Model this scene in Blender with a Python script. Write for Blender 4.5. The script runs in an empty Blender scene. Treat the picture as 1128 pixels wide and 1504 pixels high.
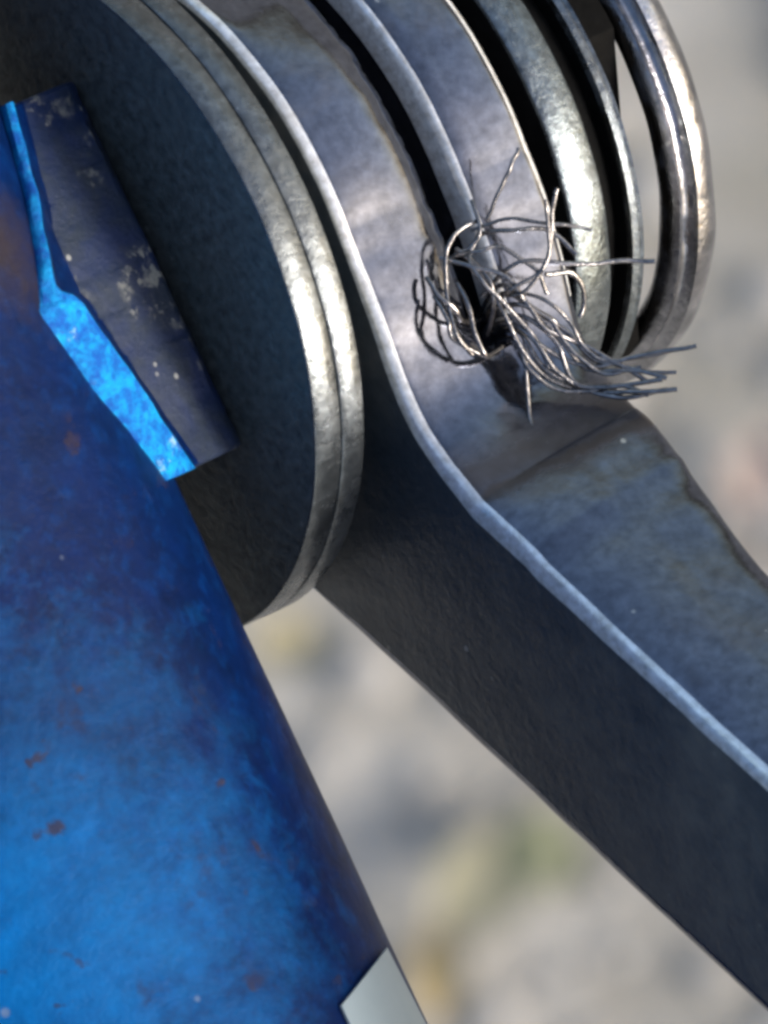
import bpy, bmesh, math, random
from mathutils import Vector, Matrix, noise
R = math.radians
random.seed(7)
sc = bpy.context.scene
# ------------------------------------------------------------------ camera, sky, sun, exposure  (1 unit = 1 cm)
PX = 540.0            # units of the drawing below per centimetre
DIST = 32.0
cam = bpy.data.cameras.new('camera'); co = bpy.data.objects.new('camera', cam); sc.collection.objects.link(co)
co.location = (0, 0, DIST)
cam.sensor_fit = 'VERTICAL'; cam.sensor_height = 24
cam.lens = 24 * DIST / (1504 / PX)
cam.clip_start = 0.5; cam.clip_end = 30000
cam.dof.use_dof = True; cam.dof.focus_distance = DIST - 0.25; cam.dof.aperture_fstop = 1.25
sc.camera = co
SUN_EL, SUN_AZ = 24, -12
w = bpy.data.worlds.new("World"); sc.world = w; w.use_nodes = True
wn = w.node_tree.nodes; bg = wn['Background']
sky = wn.new('ShaderNodeTexSky'); sky.sky_type = 'NISHITA'; sky.sun_disc = False
sky.sun_elevation = R(SUN_EL); sky.sun_rotation = R(90 - SUN_AZ)
sky.dust_density = 3.5; sky.air_density = 1.0; sky.ozone_density = 1.0
w.node_tree.links.new(sky.outputs[0], bg.inputs[0]); bg.inputs[1].default_value = 0.12
sun = bpy.data.lights.new('sun', 'SUN'); sun.energy = 1.5; sun.angle = R(12); sun.color = (1, .99, .98)
so = bpy.data.objects.new('sun', sun); sc.collection.objects.link(so)
L = Vector((math.cos(R(SUN_EL)) * math.cos(R(SUN_AZ)), math.cos(R(SUN_EL)) * math.sin(R(SUN_AZ)), math.sin(R(SUN_EL))))
so.rotation_euler = L.to_track_quat('Z', 'Y').to_euler()
so.location = L * 60
sc.view_settings.view_transform = 'Standard'; sc.view_settings.look = 'None'
sc.view_settings.exposure = 1.2; sc.view_settings.gamma = 1.0
sc.cycles.filter_width = 3.2

# ------------------------------------------------------------------ frame of the bolt axis
A = Vector((.9062 * .848, .4229 * .848, -.53)); M = Vector((.4229, -.9062, 0)); B = Vector((.9062 * .53, .4229 * .53, .848))
ORG = Vector(((188.6 - 564) / PX, -(404.2 - 752) / PX, 0))
ROT = Matrix((B, M, A)).transposed().to_4x4()
FRAME = Matrix.Translation(ORG) @ ROT
def loc(s, m, q): return Vector((q, m, s)) / PX                 # local coordinates of the bolt frame
def pixmn(x, y): return .4229 * x + .9062 * y - 446, .9062 * x - .4229 * y
def onq(x, y, q):                                               # a point of the drawing at height q above the axis
    m, n = pixmn(x, y); return loc((n - .53 * q) / .848, m, q)

def tag(o, label=None, cat=None, group=None, kind=None):
    if label: o['label'] = label
    if cat: o['category'] = cat
    if group: o['group'] = group
    if kind: o['kind'] = kind
    return o
def link(name, me, mat, parent=None, frame=True, smooth=35):
    if mat: me.materials.append(mat)
    o = bpy.data.objects.new(name, me); sc.collection.objects.link(o)
    if parent: o.parent = parent
    elif frame: o.matrix_world = FRAME
    for p in me.polygons: p.use_smooth = True
    if smooth: me.set_sharp_from_angle(angle=R(smooth))
    return o
def mesh(name, vs, fs):
    me = bpy.data.meshes.new(name); me.from_pydata([tuple(v) for v in vs], [], fs); me.update()
    bm = bmesh.new(); bm.from_mesh(me); bmesh.ops.recalc_face_normals(bm, faces=bm.faces); bm.to_mesh(me); bm.free()
    return me
def empty(name, label, cat, matrix=None):
    o = bpy.data.objects.new(name, None); sc.collection.objects.link(o); o.empty_display_size = .3
    o.matrix_world = FRAME if matrix is None else matrix
    return tag(o, label, cat)

# ------------------------------------------------------------------ materials
def nt(name):
    m = bpy.data.materials.new(name); m.use_nodes = True; t = m.node_tree
    b = t.nodes['Principled BSDF']
    tc = t.nodes.new('ShaderNodeTexCoord')
    return m, t, b, tc.outputs['Object']
def tex(t, vec, scale, detail=6, rough=.6, dist=0, stretch=None):
    n = t.nodes.new('ShaderNodeTexNoise'); n.inputs['Scale'].default_value = scale
    n.inputs['Detail'].default_value = detail; n.inputs['Roughness'].default_value = rough; n.inputs['Distortion'].default_value = dist
    if stretch:
        mp = t.nodes.new('ShaderNodeMapping'); mp.inputs['Scale'].default_value = stretch
        if len(stretch) > 3: pass
        t.links.new(vec, mp.inputs[0]); vec = mp.outputs[0]
    t.links.new(vec, n.inputs['Vector']); return n.outputs['Fac']
def ramp(t, v, stops):
    r = t.nodes.new('ShaderNodeValToRGB'); e = r.color_ramp.elements
    while len(e) < len(stops): e.new(.5)
    for k, (p, c) in enumerate(stops):
        e[k].position = p; e[k].color = (c, c, c, 1) if isinstance(c, (int, float)) else (*c, 1)
    t.links.new(v, r.inputs[0]); return r.outputs[0]
def mix(t, f, a, b):
    n = t.nodes.new('ShaderNodeMix'); n.data_type = 'RGBA'
    for s, v in ((n.inputs[0], f), (n.inputs[6], a), (n.inputs[7], b)):
        if isinstance(v, (int, float)): s.default_value = v
        elif isinstance(v, tuple): s.default_value = (*v, 1)
        else: t.links.new(v, s)
    return n.outputs[2]
def math_(t, op, a, b=None):
    n = t.nodes.new('ShaderNodeMath'); n.operation = op
    for s, v in zip(n.inputs, (a, b)):
        if v is None: continue
        if isinstance(v, (int, float)): s.default_value = v
        else: t.links.new(v, s)
    return n.outputs[0]
def bump(t, b, h, strength, dist=.004):
    n = t.nodes.new('ShaderNodeBump'); n.inputs['Strength'].default_value = strength; n.inputs['Distance'].default_value = dist
    t.links.new(h, n.inputs['Height']); t.links.new(n.outputs[0], b.inputs['Normal'])
def specks(t, vec, scale, size):
    v = t.nodes.new('ShaderNodeTexVoronoi'); v.inputs['Scale'].default_value = scale
    t.links.new(vec, v.inputs['Vector'])
    d = ramp(t, v.outputs['Distance'], [(size * .6, 1.), (size, 0.)])
    sel = ramp(t, tex(t, vec, scale * .55, 2), [(.55, 0.), (.6, 1.)])
    return math_(t, 'MULTIPLY', d, sel)
def metal(name, base, rough, dirt, dirt_amt=.5, bump_s=.5, bscale=30, dscale=3.5, metallic=1., speck=.0, dirt2=None, stretch=None, rvar=.2, hbig=.7, crease=False, var=(.55, 1.4)):
    m, t, b, v = nt(name)
    big = tex(t, v, dscale, 8, .65, .4, stretch)
    fine = tex(t, v, bscale, 6, .65)
    patch = ramp(t, big, [(.60 - .35 * dirt_amt, 0.), (.86 - .25 * dirt_amt, 1.)])
    wear = ramp(t, tex(t, v, dscale * 5, 6, .7), [(.42, .0), (.62, 1.)])
    d = math_(t, 'MULTIPLY', patch, math_(t, 'ADD', math_(t, 'MULTIPLY', wear, .6), .4))
    c1 = mix(t, ramp(t, fine, [(.3, 0.), (.7, 1.)]), tuple(x * var[0] for x in base), tuple(min(1, x * var[1]) for x in base))
    c = mix(t, d, c1, dirt)
    if dirt2:
        r2 = ramp(t, tex(t, v, dscale * 1.7, 7, .7, .8), [(.60, 0.), (.70, 1.)])
        c = mix(t, math_(t, 'MULTIPLY', r2, .7), c, dirt2)
    if crease:
        sx = t.nodes.new('ShaderNodeSeparateXYZ'); t.links.new(v, sx.inputs[0])
        yy = math_(t, 'ADD', sx.outputs[1], math_(t, 'MULTIPLY', tex(t, v, 3.5, 6, .65), .16))
        ln = ramp(t, math_(t, 'ABSOLUTE', math_(t, 'SUBTRACT', yy, 1.04)), [(.008, .9), (.035, 0.)])
        sm = ramp(t, math_(t, 'ABSOLUTE', math_(t, 'SUBTRACT', yy, .98)), [(.02, .75), (.13, 0.)])
        up = ramp(t, sx.outputs[0], [(.70, 0.), (.74, 1.)])
        ln = math_(t, 'MULTIPLY', math_(t, 'MAXIMUM', ln, sm), up)
        c = mix(t, ln, c, (.045, .036, .03)); d = math_(t, 'MAXIMUM', d, ln)
    if speck:
        sp = math_(t, 'MULTIPLY', specks(t, v, 13, .14), ramp(t, tex(t, v, 2.2, 3), [(.48, 0.), (.6, 1.)])); c = mix(t, math_(t, 'MULTIPLY', sp, speck), c, (.62, .62, .58))
        met = math_(t, 'SUBTRACT', metallic, math_(t, 'MULTIPLY', sp, metallic * speck))
        met = math_(t, 'MULTIPLY', met, math_(t, 'SUBTRACT', 1., math_(t, 'MULTIPLY', d, .75)))
    else:
        met = math_(t, 'MULTIPLY', math_(t, 'SUBTRACT', 1., math_(t, 'MULTIPLY', d, .75)), metallic)
    t.links.new(c, b.inputs['Base Color']); t.links.new(met, b.inputs['Metallic'])
    rr = math_(t, 'ADD', math_(t, 'MULTIPLY', fine, rvar), math_(t, 'ADD', rough - rvar / 2, math_(t, 'MULTIPLY', d, .35)))
    t.links.new(rr, b.inputs['Roughness'])
    h = math_(t, 'ADD', math_(t, 'MULTIPLY', fine, .6), math_(t, 'ADD', math_(t, 'MULTIPLY', wear, .25), math_(t, 'MULTIPLY', tex(t, v, bscale * .3, 3), hbig)))
    bump(t, b, h, bump_s)
    return m
M_arm = metal('forged_steel', (.125, .134, .165), .07, (.045, .045, .046), .16, .13, 26, 2.2, metallic=.94, speck=.7, rvar=.05, hbig=1.3, crease=True, var=(.7, 1.3))
M_washer = metal('tarnished_zinc', (.125, .138, .146), .22, (.05, .055, .055), .42, .7, 34, 3.5, metallic=.85, dirt2=(.12, .125, .12))
M_worn_glint = metal('worn_glint_edge', (.95, .92, .86), .15, (.2, .19, .17), .3, .2, 34, 7, metallic=.5, rvar=.12)  # worn steel, paled so its colour carries the edge highlight
M_face = metal('dull_washer_face', (.10, .115, .113), .42, (.045, .05, .048), .45, .8, 30, 3.0, metallic=.45, dirt2=(.075, .08, .075), speck=.25)
M_side = metal('dull_arm_side', (.042, .056, .072), .34, (.13, .12, .105), .46, .9, 34, 1.5, metallic=.35, speck=.3, rvar=.12, hbig=1.2, var=(.8, 1.15))
M_teal = metal('grey_green_zinc', (.15, .175, .19), .2, (.035, .036, .035), .38, .8, 38, 4, speck=.4)
M_plate = metal('thin_plate_steel', (.21, .23, .24), .2, (.03, .03, .03), .35, .9, 34, 5, speck=.4)
M_dark = metal('shaded_black_steel', (.004, .004, .004), .7, (.003, .003, .003), .5, .9, 24, 4, metallic=.0)  # near-black puts the shade of the gaps into the colour
M_dark.node_tree.nodes['Principled BSDF'].inputs['Specular IOR Level'].default_value = .04
M_chrome = metal('chrome_plate', (.33, .33, .35), .05, (.012, .01, .01), .34, .8, 8, 5, rvar=.05, hbig=2.5, speck=.3)
M_wire = metal('steel_wire', (.29, .275, .27), .16, (.04, .035, .03), .42, .4, 60, 6)

m_, n_ = pixmn(-40, 1420); LIT_FADE = tuple(loc((n_ - .53 * 400) / .848, m_, 400))
m_, n_ = pixmn(15, 375); RUSTY = tuple(loc(-661 + 500 * math.cos(1.13), m_, 500 * math.sin(1.13)))
def paint():
    m, t, b, v = nt('worn_blue_paint')
    blot = tex(t, v, 5.5, 10, .75, .2)
    c = mix(t, ramp(t, blot, [(.35, 0.), (.65, 1.)]), (.0, .005, .032), (.0, .011, .072))
    fine = tex(t, v, 16, 8, .72)
    c = mix(t, ramp(t, fine, [(.5, 0.), (.72, .4)]), c, (.0, .05, .22))
    vd = t.nodes.new('ShaderNodeVectorMath'); vd.operation = 'DISTANCE'; t.links.new(v, vd.inputs[0]); vd.inputs[1].default_value = LIT_FADE
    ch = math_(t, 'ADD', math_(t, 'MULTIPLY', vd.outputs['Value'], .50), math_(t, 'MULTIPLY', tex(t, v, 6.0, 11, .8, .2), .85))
    c = mix(t, ramp(t, ch, [(.15, 1.), (1.0, 0.)]), c, (.0, .19, .56))  # paler lower left: mottled fade, with the falloff of light painted in
    grime = ramp(t, tex(t, v, 1.1, 8, .68, .6), [(.40, 0.), (.66, .8)])
    c = mix(t, math_(t, 'MULTIPLY', grime, .7), c, (.002, .012, .05))
    rust = math_(t, 'MULTIPLY', ramp(t, tex(t, v, 4.2, 7, .7, .3), [(.57, 0.), (.69, 1.)]), ramp(t, tex(t, v, 22, 5, .7), [(.42, 0.), (.6, 1.)]))
    c = mix(t, math_(t, 'MULTIPLY', rust, .75), c, (.022, .018, .03))
    vd2 = t.nodes.new('ShaderNodeVectorMath'); vd2.operation = 'DISTANCE'; t.links.new(v, vd2.inputs[0]); vd2.inputs[1].default_value = RUSTY
    rp = math_(t, 'ADD', vd2.outputs['Value'], math_(t, 'MULTIPLY', tex(t, v, 6, 8, .7), .5)); rp = ramp(t, rp, [(.30, 1.), (.50, 0.)])
    c = mix(t, math_(t, 'MULTIPLY', rp, .8), c, (.03, .022, .02))
    rs = math_(t, 'MULTIPLY', ramp(t, tex(t, v, 8.5, 4, .6), [(.64, 0.), (.69, 1.)]), ramp(t, tex(t, v, 1.3, 3), [(.46, 0.), (.54, 1.)]))
    c = mix(t, math_(t, 'MULTIPLY', rs, .8), c, (.025, .018, .028))
    sp = specks(t, v, 6, .09); c = mix(t, math_(t, 'MULTIPLY', sp, .5), c, (.22, .26, .32))
    t.links.new(c, b.inputs['Base Color'])
    b.inputs['Metallic'].default_value = .0
    t.links.new(math_(t, 'ADD', .42, math_(t, 'MULTIPLY', rust, .4)), b.inputs['Roughness'])
    b.inputs['Specular IOR Level'].default_value = .1
    h = math_(t, 'ADD', math_(t, 'MULTIPLY', tex(t, v, 9, 9, .75), 2.), math_(t, 'MULTIPLY', fine, 1.))
    bump(t, b, h, .55, .006)
    return m
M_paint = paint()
def blockpaint():
    m, t, b, v = nt('chipped_slate_paint')
    c = mix(t, ramp(t, tex(t, v, 5, 8, .7, .4), [(.4, 0.), (.6, 1.)]), (.003, .015, .065), (.012, .022, .042))
    chips = math_(t, 'MULTIPLY', ramp(t, tex(t, v, 3.2, 6, .6, .2), [(.53, 0.), (.6, 1.)]), ramp(t, tex(t, v, 17, 6, .7), [(.5, 0.), (.58, 1.)]))
    c = mix(t, chips, c, (.24, .24, .21)); c = mix(t, specks(t, v, 14, .16), c, (.3, .3, .28))
    t.links.new(c, b.inputs['Base Color']); b.inputs['Roughness'].default_value = .5
    bump(t, b, tex(t, v, 14, 8, .75), .9, .012); return m
M_block = blockpaint()
def glarepaint():
    m, t, b, v = nt('glare_blue_paint')
    c = mix(t, ramp(t, tex(t, v, 20, 6, .75), [(.42, 0.), (.6, 1.)]), (.0, .09, .40), (.0, .30, .66))  # lighter blues put the sky glare into the rim colour
    ch = ramp(t, tex(t, v, 9, 7, .75), [(.62, 0.), (.7, 1.)]); c = mix(t, ch, c, (.35, .5, .6))
    t.links.new(c, b.inputs['Base Color']); b.inputs['Roughness'].default_value = .45
    b.inputs['Specular IOR Level'].default_value = .22
    bump(t, b, tex(t, v, 18, 6, .75), 1., .02); return m
M_glare = glarepaint()
def decalm():
    m, t, b, v = nt('pale_sticker')
    c = mix(t, tex(t, v, 6, 6), (.24, .30, .32), (.32, .38, .40)); t.links.new(c, b.inputs['Base Color'])
    b.inputs['Roughness'].default_value = .45; return m
M_decal = decalm()

# ------------------------------------------------------------------ ground and litter, far below
GZ = -85
def groundmat():
    m, t, b, v = nt('pale_gravelly_concrete')
    c = mix(t, ramp(t, tex(t, v, .35, 6, .6, .3), [(.35, 0.), (.65, 1.)]), (.27, .25, .21), (.45, .43, .395))
    c = mix(t, ramp(t, tex(t, v, 1.1, 5, .6), [(.45, 0.), (.65, 1.)]), c, (.31, .295, .26))
    c = mix(t, ramp(t, tex(t, v, .55, 5, .55, .2), [(.55, 0.), (.72, .6)]), c, (.19, .175, .12))
    c = mix(t, ramp(t, tex(t, v, .8, 3), [(.62, 0.), (.70, .6)]), c, (.36, .24, .15))
    t.links.new(c, b.inputs['Base Color']); b.inputs['Roughness'].default_value = .9
    bump(t, b, tex(t, v, 3, 8, .7), .7, .15); return m
M_ground = groundmat()
g = 9000
me = mesh('ground', [(-g, -g, GZ), (g, -g, GZ), (g, g, GZ), (-g, g, GZ)], [(0, 1, 2, 3)])
tag(link('ground', me, M_ground, frame=False, smooth=0), kind='structure')
def pebblem():
    m, t, b, v = nt('pebble_stone')
    c = ramp(t, tex(t, v, .9, 3), [(.3, (.28, .265, .24)), (.5, (.37, .35, .32)), (.7, (.46, .435, .40))])
    t.links.new(c, b.inputs['Base Color']); b.inputs['Roughness'].default_value = .85; return m
vs, fs = [], []
ico = [(0, 0, 1), (.89, 0, .45), (.28, .85, .45), (-.72, .53, .45), (-.72, -.53, .45), (.28, -.85, .45), (.72, .53, -.45), (-.28, .85, -.45), (-.89, 0, -.45), (-.28, -.85, -.45), (.72, -.53, -.45), (0, 0, -1)]
icf = [(0, 1, 2), (0, 2, 3), (0, 3, 4), (0, 4, 5), (0, 5, 1), (1, 6, 2), (2, 7, 3), (3, 8, 4), (4, 9, 5), (5, 10, 1), (6, 7, 2), (7, 8, 3), (8, 9, 4), (9, 10, 5), (10, 6, 1), (11, 7, 6), (11, 8, 7), (11, 9, 8), (11, 10, 9), (11, 6, 10)]
for k in range(5000):
    x, y = random.uniform(-26, 26), random.uniform(-26, 26); r = random.uniform(.1, .3) ** 1.0
    a = random.uniform(0, 6.28); ex = random.uniform(.7, 1.3); n0 = len(vs)
    for p in ico:
        j = random.uniform(.85, 1.15); px_, py_ = p[0] * r * ex * j, p[1] * r * j
        vs.append((x + px_ * math.cos(a) - py_ * math.sin(a), y + px_ * math.sin(a) + py_ * math.cos(a), GZ + r * .3 + p[2] * r * .6))
    fs += [tuple(i + n0 for i in f) for f in icf]
me = bpy.data.meshes.new('gravel'); me.from_pydata(vs, [], fs)
tag(link('gravel', me, pebblem(), frame=False), 'loose grey and beige grit scattered over the pale ground', 'gravel', kind='stuff')
def leaf(x, y, ln, wd, rot, col, label):
    k = (DIST - GZ) / DIST
    m, t, b, v = nt('leaf_tissue')
    t.links.new(mix(t, tex(t, v, 5, 5), tuple(c * .7 for c in col), tuple(c * 1.2 for c in col)), b.inputs['Base Color']); b.inputs['Roughness'].default_value = .6
    top, n = [], 12
    for i in range(n + 1):
        u = i / n; wdt = wd * math.sin(math.pi * u ** .8) ** .9 * .5 + .01
        for j in (-1, -.5, 0, .5, 1):
            top.append(((u - .5) * ln, j * wdt + .05 * ln * math.sin(u * 3), .08 * abs(j) + .07 * math.sin(u * 5 + j)))
    vs = top + [(a_, b_, c_ - .02) for a_, b_, c_ in top]; o_ = len(top); fs = []
    for i in range(n):
        for j in range(4):
            a0 = i * 5 + j; fs += [(a0, a0 + 1, a0 + 6, a0 + 5), (a0 + o_, a0 + 5 + o_, a0 + 6 + o_, a0 + 1 + o_)]
        for j in (0, 4):
            a0 = i * 5 + j; fs.append((a0, a0 + 5, a0 + 5 + o_, a0 + o_))
    me = mesh('fallen_leaf', vs, fs)
    o = link('fallen_leaf', me, m, frame=False)
    o.location = ((x - 564) / PX * k, -(y - 752) / PX * k, GZ + .5); o.rotation_euler = (0, 0, R(rot)); tag(o, label, 'leaf', 'fallen leaves on the ground')
leaf(1118, 690, .9, .6, 70, (.38, .29, .24), 'out of focus orange leaf on the ground by the right edge, above the steel arm')
leaf(730, 1290, 1.5, .9, 35, (.27, .25, .16), 'out of focus olive yellow leaf on the ground between blue tube and steel arm')
leaf(800, 1255, 1.0, .8, -30, (.15, .16, .09), 'out of focus dark green leaf touching the olive yellow leaf on the ground')
leaf(650, 1420, 1.1, .6, 80, (.30, .23, .11), 'out of focus ochre leaf on the ground close beside the pale sticker')
leaf(430, 945, .8, .5, 20, (.30, .26, .15), 'small out of focus tan leaf on the ground just under the big washers')

# ------------------------------------------------------------------ blue frame tube with its sticker
ST = -661; RT = 500
tube_e = empty('frame_tube', 'scuffed blue painted bicycle frame tube with rust spots, filling the lower left', 'frame tube')
def tp(m, phi, r=RT):                               # phi 0 faces the washers (+s), 90 deg faces +q
    return loc(ST + r * math.cos(phi), m, r * math.sin(phi))
vs, fs = [], []; NS, ms = 160, [-2600 + 60 * i for i in range(100)]
for m_ in ms:
    for k in range(NS):
        ph = 2 * math.pi * k / NS
        d = 3.0 * noise.noise(Vector((m_ / 240, math.cos(ph) * 2.2, math.sin(ph) * 2.2)))
        vs.append(tp(m_, ph, RT + d))
for i in range(len(ms) - 1):
    for k in range(NS):
        a0 = i * NS + k; b0 = i * NS + (k + 1) % NS; fs.append((a0, b0, b0 + NS, a0 + NS))
fs.append(tuple(range(NS))); fs.append(tuple(range((len(ms) - 1) * NS, len(ms) * NS)))
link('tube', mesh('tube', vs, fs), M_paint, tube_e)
# sticker: its corners in the picture are laid onto the tube
def on_tube(x, y, lift=0):
    m, n = pixmn(x, y); c = min(.9999, max(-1, (n - .848 * ST) / RT))
    al = math.acos(c)                                # angle from silhouette
    return tp(m, math.atan2(.53, .848) + al, RT + lift)
vs, fs = [], []; NU, NV = 14, 14
c00, c10, c11, c01 = (498, 1452), (561, 1378), (668, 1590), (560, 1590)
for lift in (5, 9):
    for i in range(NU + 1):
        for j in range(NV + 1):
            u, v_ = i / NU, j / NV
            x = (c00[0] * (1 - u) + c10[0] * u) * (1 - v_) + (c01[0] * (1 - u) + c11[0] * u) * v_
            y = (c00[1] * (1 - u) + c10[1] * u) * (1 - v_) + (c01[1] * (1 - u) + c11[1] * u) * v_
            vs.append(on_tube(x, y, lift))
W = NV + 1; O = (NU + 1) * W
for i in range(NU):
    for j in range(NV):
        a0 = i * W + j
        fs += [(a0, a0 + 1, a0 + W + 1, a0 + W), (a0 + O, a0 + W + O, a0 + W + 1 + O, a0 + 1 + O)]
for i in range(NU):
    for j in (0, NV): a0 = i * W + j; fs.append((a0, a0 + W, a0 + W + O, a0 + O))
for j in range(NV):
    for i in (0, NU): a0 = i * W + j; fs.append((a0, a0 + 1, a0 + 1 + O, a0 + O))
st = link('sticker', mesh('sticker', vs, fs), M_decal, tube_e); st['label'] = 'pale grey-white sticker corner on the tube'

# ------------------------------------------------------------------ saddle block between tube and washers
blk = empty('saddle_block', 'chipped slate blue saddle block with glare-bright blue rim, between blue tube and big dark washer', 'spacer')
def zn(n, z): return (.848 * n - .53 * z, .53 * n + .848 * z)      # (s, q) of drawing coordinate n at depth z
def lerp(a, b, t): return a + (b - a) * t
def tab(t, xs):                                     # piecewise linear table
    for (a, *va), (b, *vb) in zip(xs, xs[1:]):
        if t <= b: k = max(0, (t - a) / (b - a)); return [lerp(p, q, k) for p, q in zip(va, vb)]
    return list(xs[-1][1:])
# m, n of rim inner edge, its depth z, n of rim outer edge, its depth z
rimt = [(-283, -42, 415, -66, 395), (-150, -64, 500, -95, 470), (-45, -90, 565, -128, 535), (-8, -96, 575, -150, 570), (12, -74, 555, -162, 610), (150, -50, 500, -120, 560), (302, -28, 405, -78, 450)]
vs, fs = [], []; rim_v, rim_f = [], []
NM = 48; cols = 9
for i in range(NM + 1):
    m_ = lerp(-283, 300, i / NM)
    n1, z1, n2, z2 = tab(m_, rimt); n1 += 2.5 * noise.noise(Vector((m_ / 40, 3, 0))); n2 += 3.5 * noise.noise(Vector((m_ / 45, 9, 0)))
    s1, q1 = zn(n1, z1); s2, q2 = zn(n2, z2)
    jag = 5 * noise.noise(Vector((m_ / 22, 1, 5)))
    row = [(-90, -230), (-90, 0), (-90, 235 + jag), (-97, 246 + jag), (-125, lerp(246, q1, .25)), (lerp(-90, s1, .72), lerp(246, q1, .45)), (s1 + 10, q1 - 18), (s1, q1 - 28), (-250, -230)]
    for s_, q_ in row: vs.append(loc(s_, m_, q_))
    # rim: rounded ledge
    for k in range(6):
        u = k / 5; zz = lerp(z1, z2, u) + 17 * math.sin(math.pi * u) + 3 * noise.noise(Vector((m_ / 18, u * 3, 2)))
        s_, q_ = zn(lerp(n1 + 2, n2, u), zz); rim_v.append(loc(s_, m_ * 1.006, q_))
    s_, q_ = zn(n2 - 4, z2 - 70); rim_v.append(loc(s_, m_ * 1.006, q_)); s_, q_ = zn(n1 + 2, z1 - 90); rim_v.append(loc(s_, m_ * 1.006, q_))
for i in range(NM):
    for k in range(cols):
        a0 = i * cols + k; b0 = i * cols + (k + 1) % cols; fs.append((a0, b0, b0 + cols, a0 + cols))
    for k in range(8):
        a0 = i * 8 + k; b0 = i * 8 + (k + 1) % 8; rim_f.append((a0, b0, b0 + 8, a0 + 8))
fs += [tuple(range(cols)), tuple(range(NM * cols, NM * cols + cols))]; rim_f += [tuple(range(8)), tuple(range(NM * 8, NM * 8 + 8))]
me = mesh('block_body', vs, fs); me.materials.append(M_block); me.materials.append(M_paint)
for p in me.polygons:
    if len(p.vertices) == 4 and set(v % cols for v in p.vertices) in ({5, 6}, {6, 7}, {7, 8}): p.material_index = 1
bb = link('block_body', me, None, blk); bv = bb.modifiers.new('edge', 'BEVEL'); bv.width = .012; bv.segments = 2; bv.limit_method = 'ANGLE'; bv.angle_limit = R(40)
r_ = link('block_rim', mesh('block_rim', rim_v, rim_f), M_glare, blk); r_['label'] = 'blue rim with sky glare painted on'

# ------------------------------------------------------------------ turned parts
def lathe(name, prof, mat, parent=None, seg=224, wob=0.0, seed=0, ecc=(0, 0), smooth=30, darkened=False):
    vs, fs = [], []; n = len(prof)
    for k in range(seg):
        a = 2 * math.pi * k / seg
        for s_, r_ in prof:
            r2 = r_ + wob * noise.noise(Vector((math.cos(a) * 5, math.sin(a) * 5, seed + s_ * .02)))
            vs.append(loc(s_ + wob * .5 * noise.noise(Vector((math.cos(a) * 3, math.sin(a) * 3, seed + 9))), ecc[0] + r2 * math.cos(a), ecc[1] + r2 * math.sin(a)))
    for k in range(seg):
        for j in range(n):
            a0 = k * n + j; b0 = k * n + (j + 1) % n; c = ((k + 1) % seg) * n; fs.append((a0, b0, c + (j + 1) % n, c + j))
    me = mesh(name, vs, fs)
    if darkened:
        me.materials.append(mat); me.materials.append(M_dark if darkened is True else darkened)  # True blackens the flat faces: shade between the parts, as colour
        for p in me.polygons:
            if abs(p.normal.z) > .95: p.material_index = 1
        mat = None
    return link(name, me, mat, parent, smooth=smooth)
def disc(s0, s1, ro, ri, bev):
    return [(s0, ri), (s0, ro - bev), (s0 + bev * .3, ro - bev * .35), (s0 + bev, ro), (s1 - bev, ro), (s1 - bev * .3, ro - bev * .35), (s1, ro - bev), (s1, ri)]
o = lathe('large_washer', disc(-88, -39, 538.5, 165, 3.5), M_washer, wob=1.4, seed=1, darkened=M_face)
tag(o, 'large dark grey-green washer pressed against the slate blue block, its flat face showing', 'washer', 'large washers')
o = lathe('large_washer', disc(-38.8, 4, 539.5, 165, 3.5), M_washer, wob=1.4, seed=6, darkened=M_face)
tag(o, 'large grey-green washer behind the dark faced one, only its worn edge showing', 'washer', 'large washers')
o = lathe('dark_spacer', disc(4, 66, 400, 165, 6), M_dark, wob=3, seed=2)
tag(o, 'shade-black spacer in the narrow gap between big washers and brake arm', 'spacer')
o = lathe('dark_spacer', disc(426, 470, 395, 165, 8), M_dark, wob=3, seed=3)
tag(o, 'shade-black spacer in the gap between brake arm and grey-green washer', 'spacer')
o = lathe('zinc_washer', disc(471, 540, 462, 165, 7), M_teal, wob=2, seed=4, darkened=True)
tag(o, 'thick pale grey-green washer right of the brake arm, behind the frayed wires', 'washer')
o = lathe('dark_spacer', disc(541, 590, 415, 165, 6), M_dark, wob=2, seed=5)
tag(o, 'thin shade-black spacer between the pale grey-green washer and the thin bright washer', 'spacer')
o = lathe('thin_washer', [(591, 165), (591, 436), (595, 445), (604, 448), (610, 443), (615, 446), (619, 440), (619, 165)], M_plate, wob=1.5, seed=7, darkened=True)
tag(o, 'thin bright washer with a ridged edge just left of the chrome ring', 'washer')
# lock nut with one flat side
vs, fs = [], []
lv = [(620, 405), (625, 428), (676, 428), (690, 400)]; K = 96
for s_, r_ in lv:
    for k in range(K):
        a_ = 360 * k / K; r2 = r_
        if 18 < a_ < 94: r2 = min(r_, r_ * .79 / math.cos(R(a_ - 56)))
        vs.append(loc(s_, r2 * math.cos(R(a_)), r2 * math.sin(R(a_))))
for i in range(len(lv) - 1):
    for k in range(K): fs.append((i * K + k, i * K + (k + 1) % K, (i + 1) * K + (k + 1) % K, (i + 1) * K + k))
fs += [tuple(range(K)), tuple(range(K * (len(lv) - 1), K * len(lv)))]
tag(link('lock_nut', mesh('lock_nut', vs, fs), M_dark), 'black lock nut with one flat side, between thin bright washer and chrome ring', 'nut')
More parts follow.
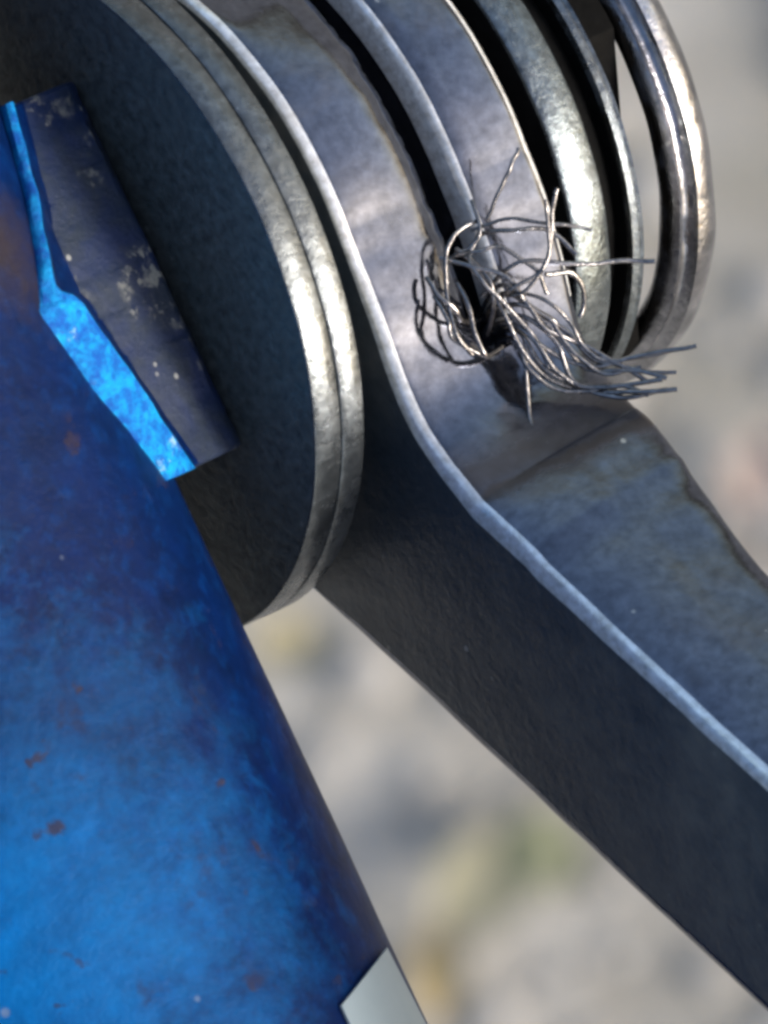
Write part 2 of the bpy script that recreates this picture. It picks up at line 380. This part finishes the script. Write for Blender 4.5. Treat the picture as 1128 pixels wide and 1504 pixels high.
# chrome ring: a rounded band with a fine groove inside
prof = []
cs, cr = 728, 414
for k in range(28):
    a = 2 * math.pi * k / 28; rs, rr = 44, 38
    s_ = cs + rs * math.cos(a); r_ = cr + rr * math.sin(a)
    if 0.9 < a < 1.35: r_ -= 0
    if 2.0 < a < 2.35: r_ -= 13; s_ += 5
    prof.append((s_, r_))
o = lathe('chrome_ring', prof, M_chrome, wob=3, seed=12, smooth=60)
tag(o, 'shiny chrome ring at the upper right with white highlights along its outer edge', 'ring')
# bolt through the stack
bolt = empty('pivot_bolt', 'dark pivot bolt running through washers, brake arm and nut', 'bolt')
lathe('shank', [(-420, 2), (-420, 150), (800, 150), (800, 2)], M_dark, bolt, seg=48)
lathe('bolt_end', [(800, 2), (800, 135), (830, 130), (842, 110), (842, 2)], M_dark, bolt, seg=48)

# ------------------------------------------------------------------ brake arm
def catmull(ps, n):
    out = []
    for i in range(len(ps) - 1):
        p0, p1, p2, p3 = ps[max(i - 1, 0)], ps[i], ps[i + 1], ps[min(i + 2, len(ps) - 1)]
        for k in range(n):
            t = k / n
            out.append(tuple(.5 * ((2 * b) + (-a + c) * t + (2 * a - 5 * b + 4 * c - d) * t * t + (-a + 3 * b - 3 * c + d) * t ** 3) for a, b, c, d in zip(p0, p1, p2, p3)))
    out.append(tuple(ps[-1])); return out
D = (.7915, .6112)
def bar(t, off): return (t * D[0] - off * D[1], t * D[1] + off * D[0])
out = [bar(2600 - 40 * k, -342) for k in range(int((2600 - 360) / 40) + 1)]
a = math.atan2(*reversed(bar(337, -342)))
na = 150
for k in range(na + 1):
    an = a - (a + 2 * math.pi - R(80)) * k / na
    out.append((480 * math.cos(an), 480 * math.sin(an)))
out += catmull([out[-1], (150, 466), (219, 457), (346, 441), (439, 457), (508, 483), (540, 503), (620, 565)], 9)[1:]
out += [bar(830 + 35 * k, 64) for k in range(1, 51)]
N = len(out)
def smooth(x): x = max(0, min(1, x)); return x * x * (3 - 2 * x)
inn = []
for i in range(N):
    p, q = Vector(out[i - 1]), Vector(out[(i + 1) % N]); d = (q - p).normalized(); inn.append(Vector((d.y, -d.x)))
# orientation: make sure "inn" points inwards
mid = Vector(out[0]).lerp(Vector(out[-1]), .5)
if (Vector((0, 0)) - Vector(out[80])).dot(inn[80]) < 0: inn = [-v for v in inn]
def s_right(m, q):
    t = m * D[0] + q * D[1]
    for (a0, v0), (a1, v1) in (((-9999, 425), (420, 425)), ((420, 425), (720, 362)), ((720, 362), (1100, 296)), ((1100, 296), (2700, 240))):
        if t <= a1: return lerp(v0, v1, smooth((t - a0) / (a1 - a0)) * .4 + .6 * max(0, (t - a0) / (a1 - a0)))
    return 290
levels = [(66, 24, 0), (67, 16, 0), (70, 9, 0), (75, 4, 0), (82, 1, 0), (94, 0, 0), (120, 0, 0), (150, 0, 0), (180, 0, 0), (205, 0, 2), (222, 0, 8), (234, 0, 16), (240, 0, 60), (246, 0, 120), (256, 0, 135), (270, 0, 135), (280, 0, 120), (285, 0, 50), (287, 0, 14), (291, 0, 4), (297, 0, 0), (330, 0, 0), (370, 0, 0), (405, 0, 0), (414, 2, 0), (420, 7, 0), (425, 18, 0)]
vs, fs = [], []
for s0, bev, grv in levels:
    for i in range(N):
        m_, q_ = out[i]
        gw = 1.0
        t_ = m_ * D[0] + q_ * D[1]
        if q_ > 0 and m_ > 0: gw = 1 - smooth((m_ - 285) / 45)
        x_ = max(0, s_right(m_, q_) - 66) * (s0 - 66) / 359
        crown = -smooth((t_ - 540) / 230) * (24 * (1 - math.exp(-x_ / 45)) + .16 * x_) if q_ > t_ * .5 and t_ > 500 else 0
        if t_ > 700 or (q_ < 100 and m_ > 300): gw = 0
        s_ = 66 + (s0 - 66) * (s_right(m_, q_) - 66) / 359
        und = 2.5 * noise.noise(Vector((m_ / 90, q_ / 90, s_ / 90))) + 1.0 * noise.noise(Vector((m_ / 30, q_ / 30, s_ / 30)))
        rough_ = (3.5 * noise.noise(Vector((m_ / 14, q_ / 14, s_ / 14)))) if 205 < s0 < 250 else 0
        jj = grv * gw + bev * (1 if t_ > 560 else .45 + .55 * smooth((t_ - 350) / 210)) + und + rough_ * gw + crown
        p = Vector((m_, q_)) + inn[i] * jj
        # faint dent across the edge at the bend
        vs.append(loc(s_, p.x, p.y))
for l in range(len(levels) - 1):
    for i in range(N):
        a0 = l * N + i; b0 = l * N + (i + 1) % N; fs.append((a0, b0, b0 + N, a0 + N))
fs += [tuple(range(N)), tuple(range((len(levels) - 1) * N, len(levels) * N))]
arm = empty('brake_arm', 'heavy dark steel brake arm with grooved round boss, running down to the right edge', 'brake arm')
me = mesh('arm_body', vs, fs); me.materials.append(M_arm); me.materials.append(M_worn_glint); me.materials.append(M_side)
for p in me.polygons:
    if len(p.vertices) == 4:
        ls = sorted(v // N for v in p.vertices)
        if (ls[-1] <= 4 and p.vertices[0] % N > 62) or (17 <= ls[0] and ls[-1] <= 20 and out[p.vertices[0] % N][0] < 300) or (ls[0] >= 24 and out[p.vertices[0] % N][0] < 300): p.material_index = 1
    elif len(p.vertices) > 4 and min(p.vertices) < N: p.material_index = 2
link('arm_body', me, None, arm, smooth=50)

# ------------------------------------------------------------------ frayed cable
cable = empty('frayed_cable', 'tuft of frayed thin steel cable strands sticking out of the hole in the brake arm', 'cable', FRAME @ Matrix.Translation(onq(705, 500, 430)))
inv = Matrix.Translation(-onq(705, 500, 430))
def strand(pts, r=4.2):
    ps = [onq(x, y, q) for x, y, q in pts]
    ps = [p + Vector((random.uniform(-1, 1), random.uniform(-1, 1), random.uniform(-1, 1))) * (5 / PX if i else 0) for i, p in enumerate(ps)]
    ps = [Vector(p) for p in catmull([tuple(p) for p in ps], 8)]
    sd = random.uniform(0, 99); ps = [p + noise.noise_vector(Vector((i / 5, sd, 0))) * (2.6 / PX) for i, p in enumerate(ps)]
    vs, fs = [], []; K = 7
    for i, p in enumerate(ps):
        d = (ps[min(i + 1, len(ps) - 1)] - ps[max(i - 1, 0)]).normalized()
        u = d.cross(Vector((.3, .2, .93))).normalized(); v = d.cross(u)
        for k in range(K):
            a = 2 * math.pi * k / K; vs.append(inv @ (p + (u * math.cos(a) + v * math.sin(a)) * r / PX))
    for i in range(len(ps) - 1):
        for k in range(K): fs.append((i * K + k, i * K + (k + 1) % K, (i + 1) * K + (k + 1) % K, (i + 1) * K + k))
    fs += [tuple(range(K)), tuple(range(len(vs) - K, len(vs)))]
    link('strand', mesh('strand', vs, fs), M_wire, cable, smooth=70)
H = [
 # long bundle going down right
 [(708, 500, 380), (730, 470, 470), (762, 478, 500), (800, 515, 505), (860, 545, 510), (930, 528, 560), (1018, 514, 620)],
 [(705, 505, 380), (728, 455, 470), (770, 462, 510), (815, 500, 512), (858, 545, 505), (905, 552, 540), (985, 548, 590)],
 [(700, 500, 370), (740, 480, 470), (778, 500, 500), (812, 552, 500), (868, 577, 510), (930, 577, 560), (985, 580, 600)],
 [(712, 495, 380), (756, 492, 480), (790, 540, 492), (840, 570, 500), (900, 583, 530), (975, 572, 575)],
 [(700, 490, 380), (735, 440, 480), (782, 452, 515), (830, 492, 520), (868, 530, 518), (910, 545, 545), (972, 556, 585)],
 [(715, 500, 390), (760, 470, 495), (812, 515, 508), (838, 556, 506), (882, 572, 525), (962, 562, 575)],
 [(700, 470, 380), (726, 430, 485), (760, 440, 512), (800, 480, 522), (850, 510, 524), (900, 540, 540), (945, 566, 560)],
 [(712, 510, 390), (755, 502, 478), (775, 545, 486), (812, 572, 492), (850, 580, 505), (910, 573, 545), (948, 582, 570)],
 [(700, 480, 390), (745, 455, 500), (800, 470, 525), (835, 515, 522), (880, 556, 525), (935, 545, 560)],
 [(690, 470, 390), (720, 420, 490), (775, 425, 525), (822, 470, 530), (852, 530, 520), (880, 566, 520), (925, 560, 550)],
 [(745, 430, 500), (790, 444, 530), (838, 478, 532), (862, 515, 528), (890, 530, 535), (960, 522, 580), (990, 520, 600)],
 # upper whiskers
 [(712, 470, 400), (748, 432, 520), (788, 410, 548), (804, 360, 560), (806, 320, 575), (812, 288, 590)],
 [(735, 440, 500), (775, 430, 540), (800, 380, 560), (796, 335, 572), (790, 300, 580)],
 [(690, 345, 490), (740, 330, 540), (800, 335, 560), (862, 346, 575)],
 [(705, 440, 470), (760, 396, 545), (830, 393, 565), (900, 392, 580), (958, 389, 600)],
 [(700, 350, 495), (745, 345, 545), (800, 352, 556), (842, 378, 560)],
 [(712, 330, 505), (730, 290, 535), (748, 256, 550), (760, 232, 560)],
 [(690, 300, 500), (702, 340, 505), (690, 370, 495), (664, 385, 480), (652, 400, 470)],
 # loops on the left of the hole
 [(700, 330, 500), (672, 355, 500), (652, 388, 492), (655, 440, 490), (664, 490, 488), (690, 522, 480)],
 [(660, 400, 480), (700, 385, 510), (745, 395, 530), (770, 428, 530)],
 [(626, 412, 476), (638, 440, 482), (660, 462, 486), (680, 470, 470), (700, 480, 420)],
 [(635, 440, 478), (655, 470, 488), (668, 505, 484), (705, 525, 476), (735, 515, 455)],
 [(668, 420, 480), (684, 455, 495), (692, 495, 490), (712, 525, 480), (722, 522, 450)],
 [(660, 385, 480), (700, 370, 520), (740, 372, 540), (780, 400, 545), (800, 440, 535)],
 [(668, 372, 485), (704, 402, 510), (722, 450, 505), (716, 500, 430)],
 [(702, 348, 500), (686, 380, 505), (705, 425, 512), (745, 450, 515), (780, 500, 505), (806, 545, 500)],
 [(720, 320, 505), (706, 352, 515), (722, 392, 530), (760, 410, 540), (820, 440, 540), (850, 480, 530)],
 [(645, 385, 476), (690, 402, 505), (735, 418, 520), (775, 448, 522), (815, 482, 520)],
 [(672, 450, 476), (700, 430, 500), (742, 445, 510), (766, 480, 498), (770, 520, 484)],
 [(690, 400, 490), (722, 440, 505), (760, 505, 492), (800, 560, 488), (850, 575, 500)],
 [(768, 500, 490), (768, 545, 478), (772, 600, 476), (778, 640, 480), (792, 675, 496)],
 [(846, 470, 520), (852, 440, 540), (838, 412, 560), (800, 405, 565)],
]
for k, h in enumerate(H):
    if k in (9, 19, 26, 28): continue
    strand(h, 3.2 if k in (30,) else random.uniform(2.9, 4.1))
for k in range(0):
    t = random.random()
    x0, y0 = 672 + random.uniform(-15, 60), 400 + random.uniform(-45, 85)
    th = random.uniform(-.4, 1.5); ln = random.uniform(50, 130); bend = random.uniform(-1.2, 1.2)
    pts = []
    for j in range(5):
        u = j / 4; pts.append((x0 + ln * u * math.cos(th + bend * u), y0 + ln * u * math.sin(th + bend * u), 470 + 55 * math.sin(math.pi * min(1, u * 1.1)) + random.uniform(-4, 22)))
    strand(pts, random.uniform(2.8, 4.0))
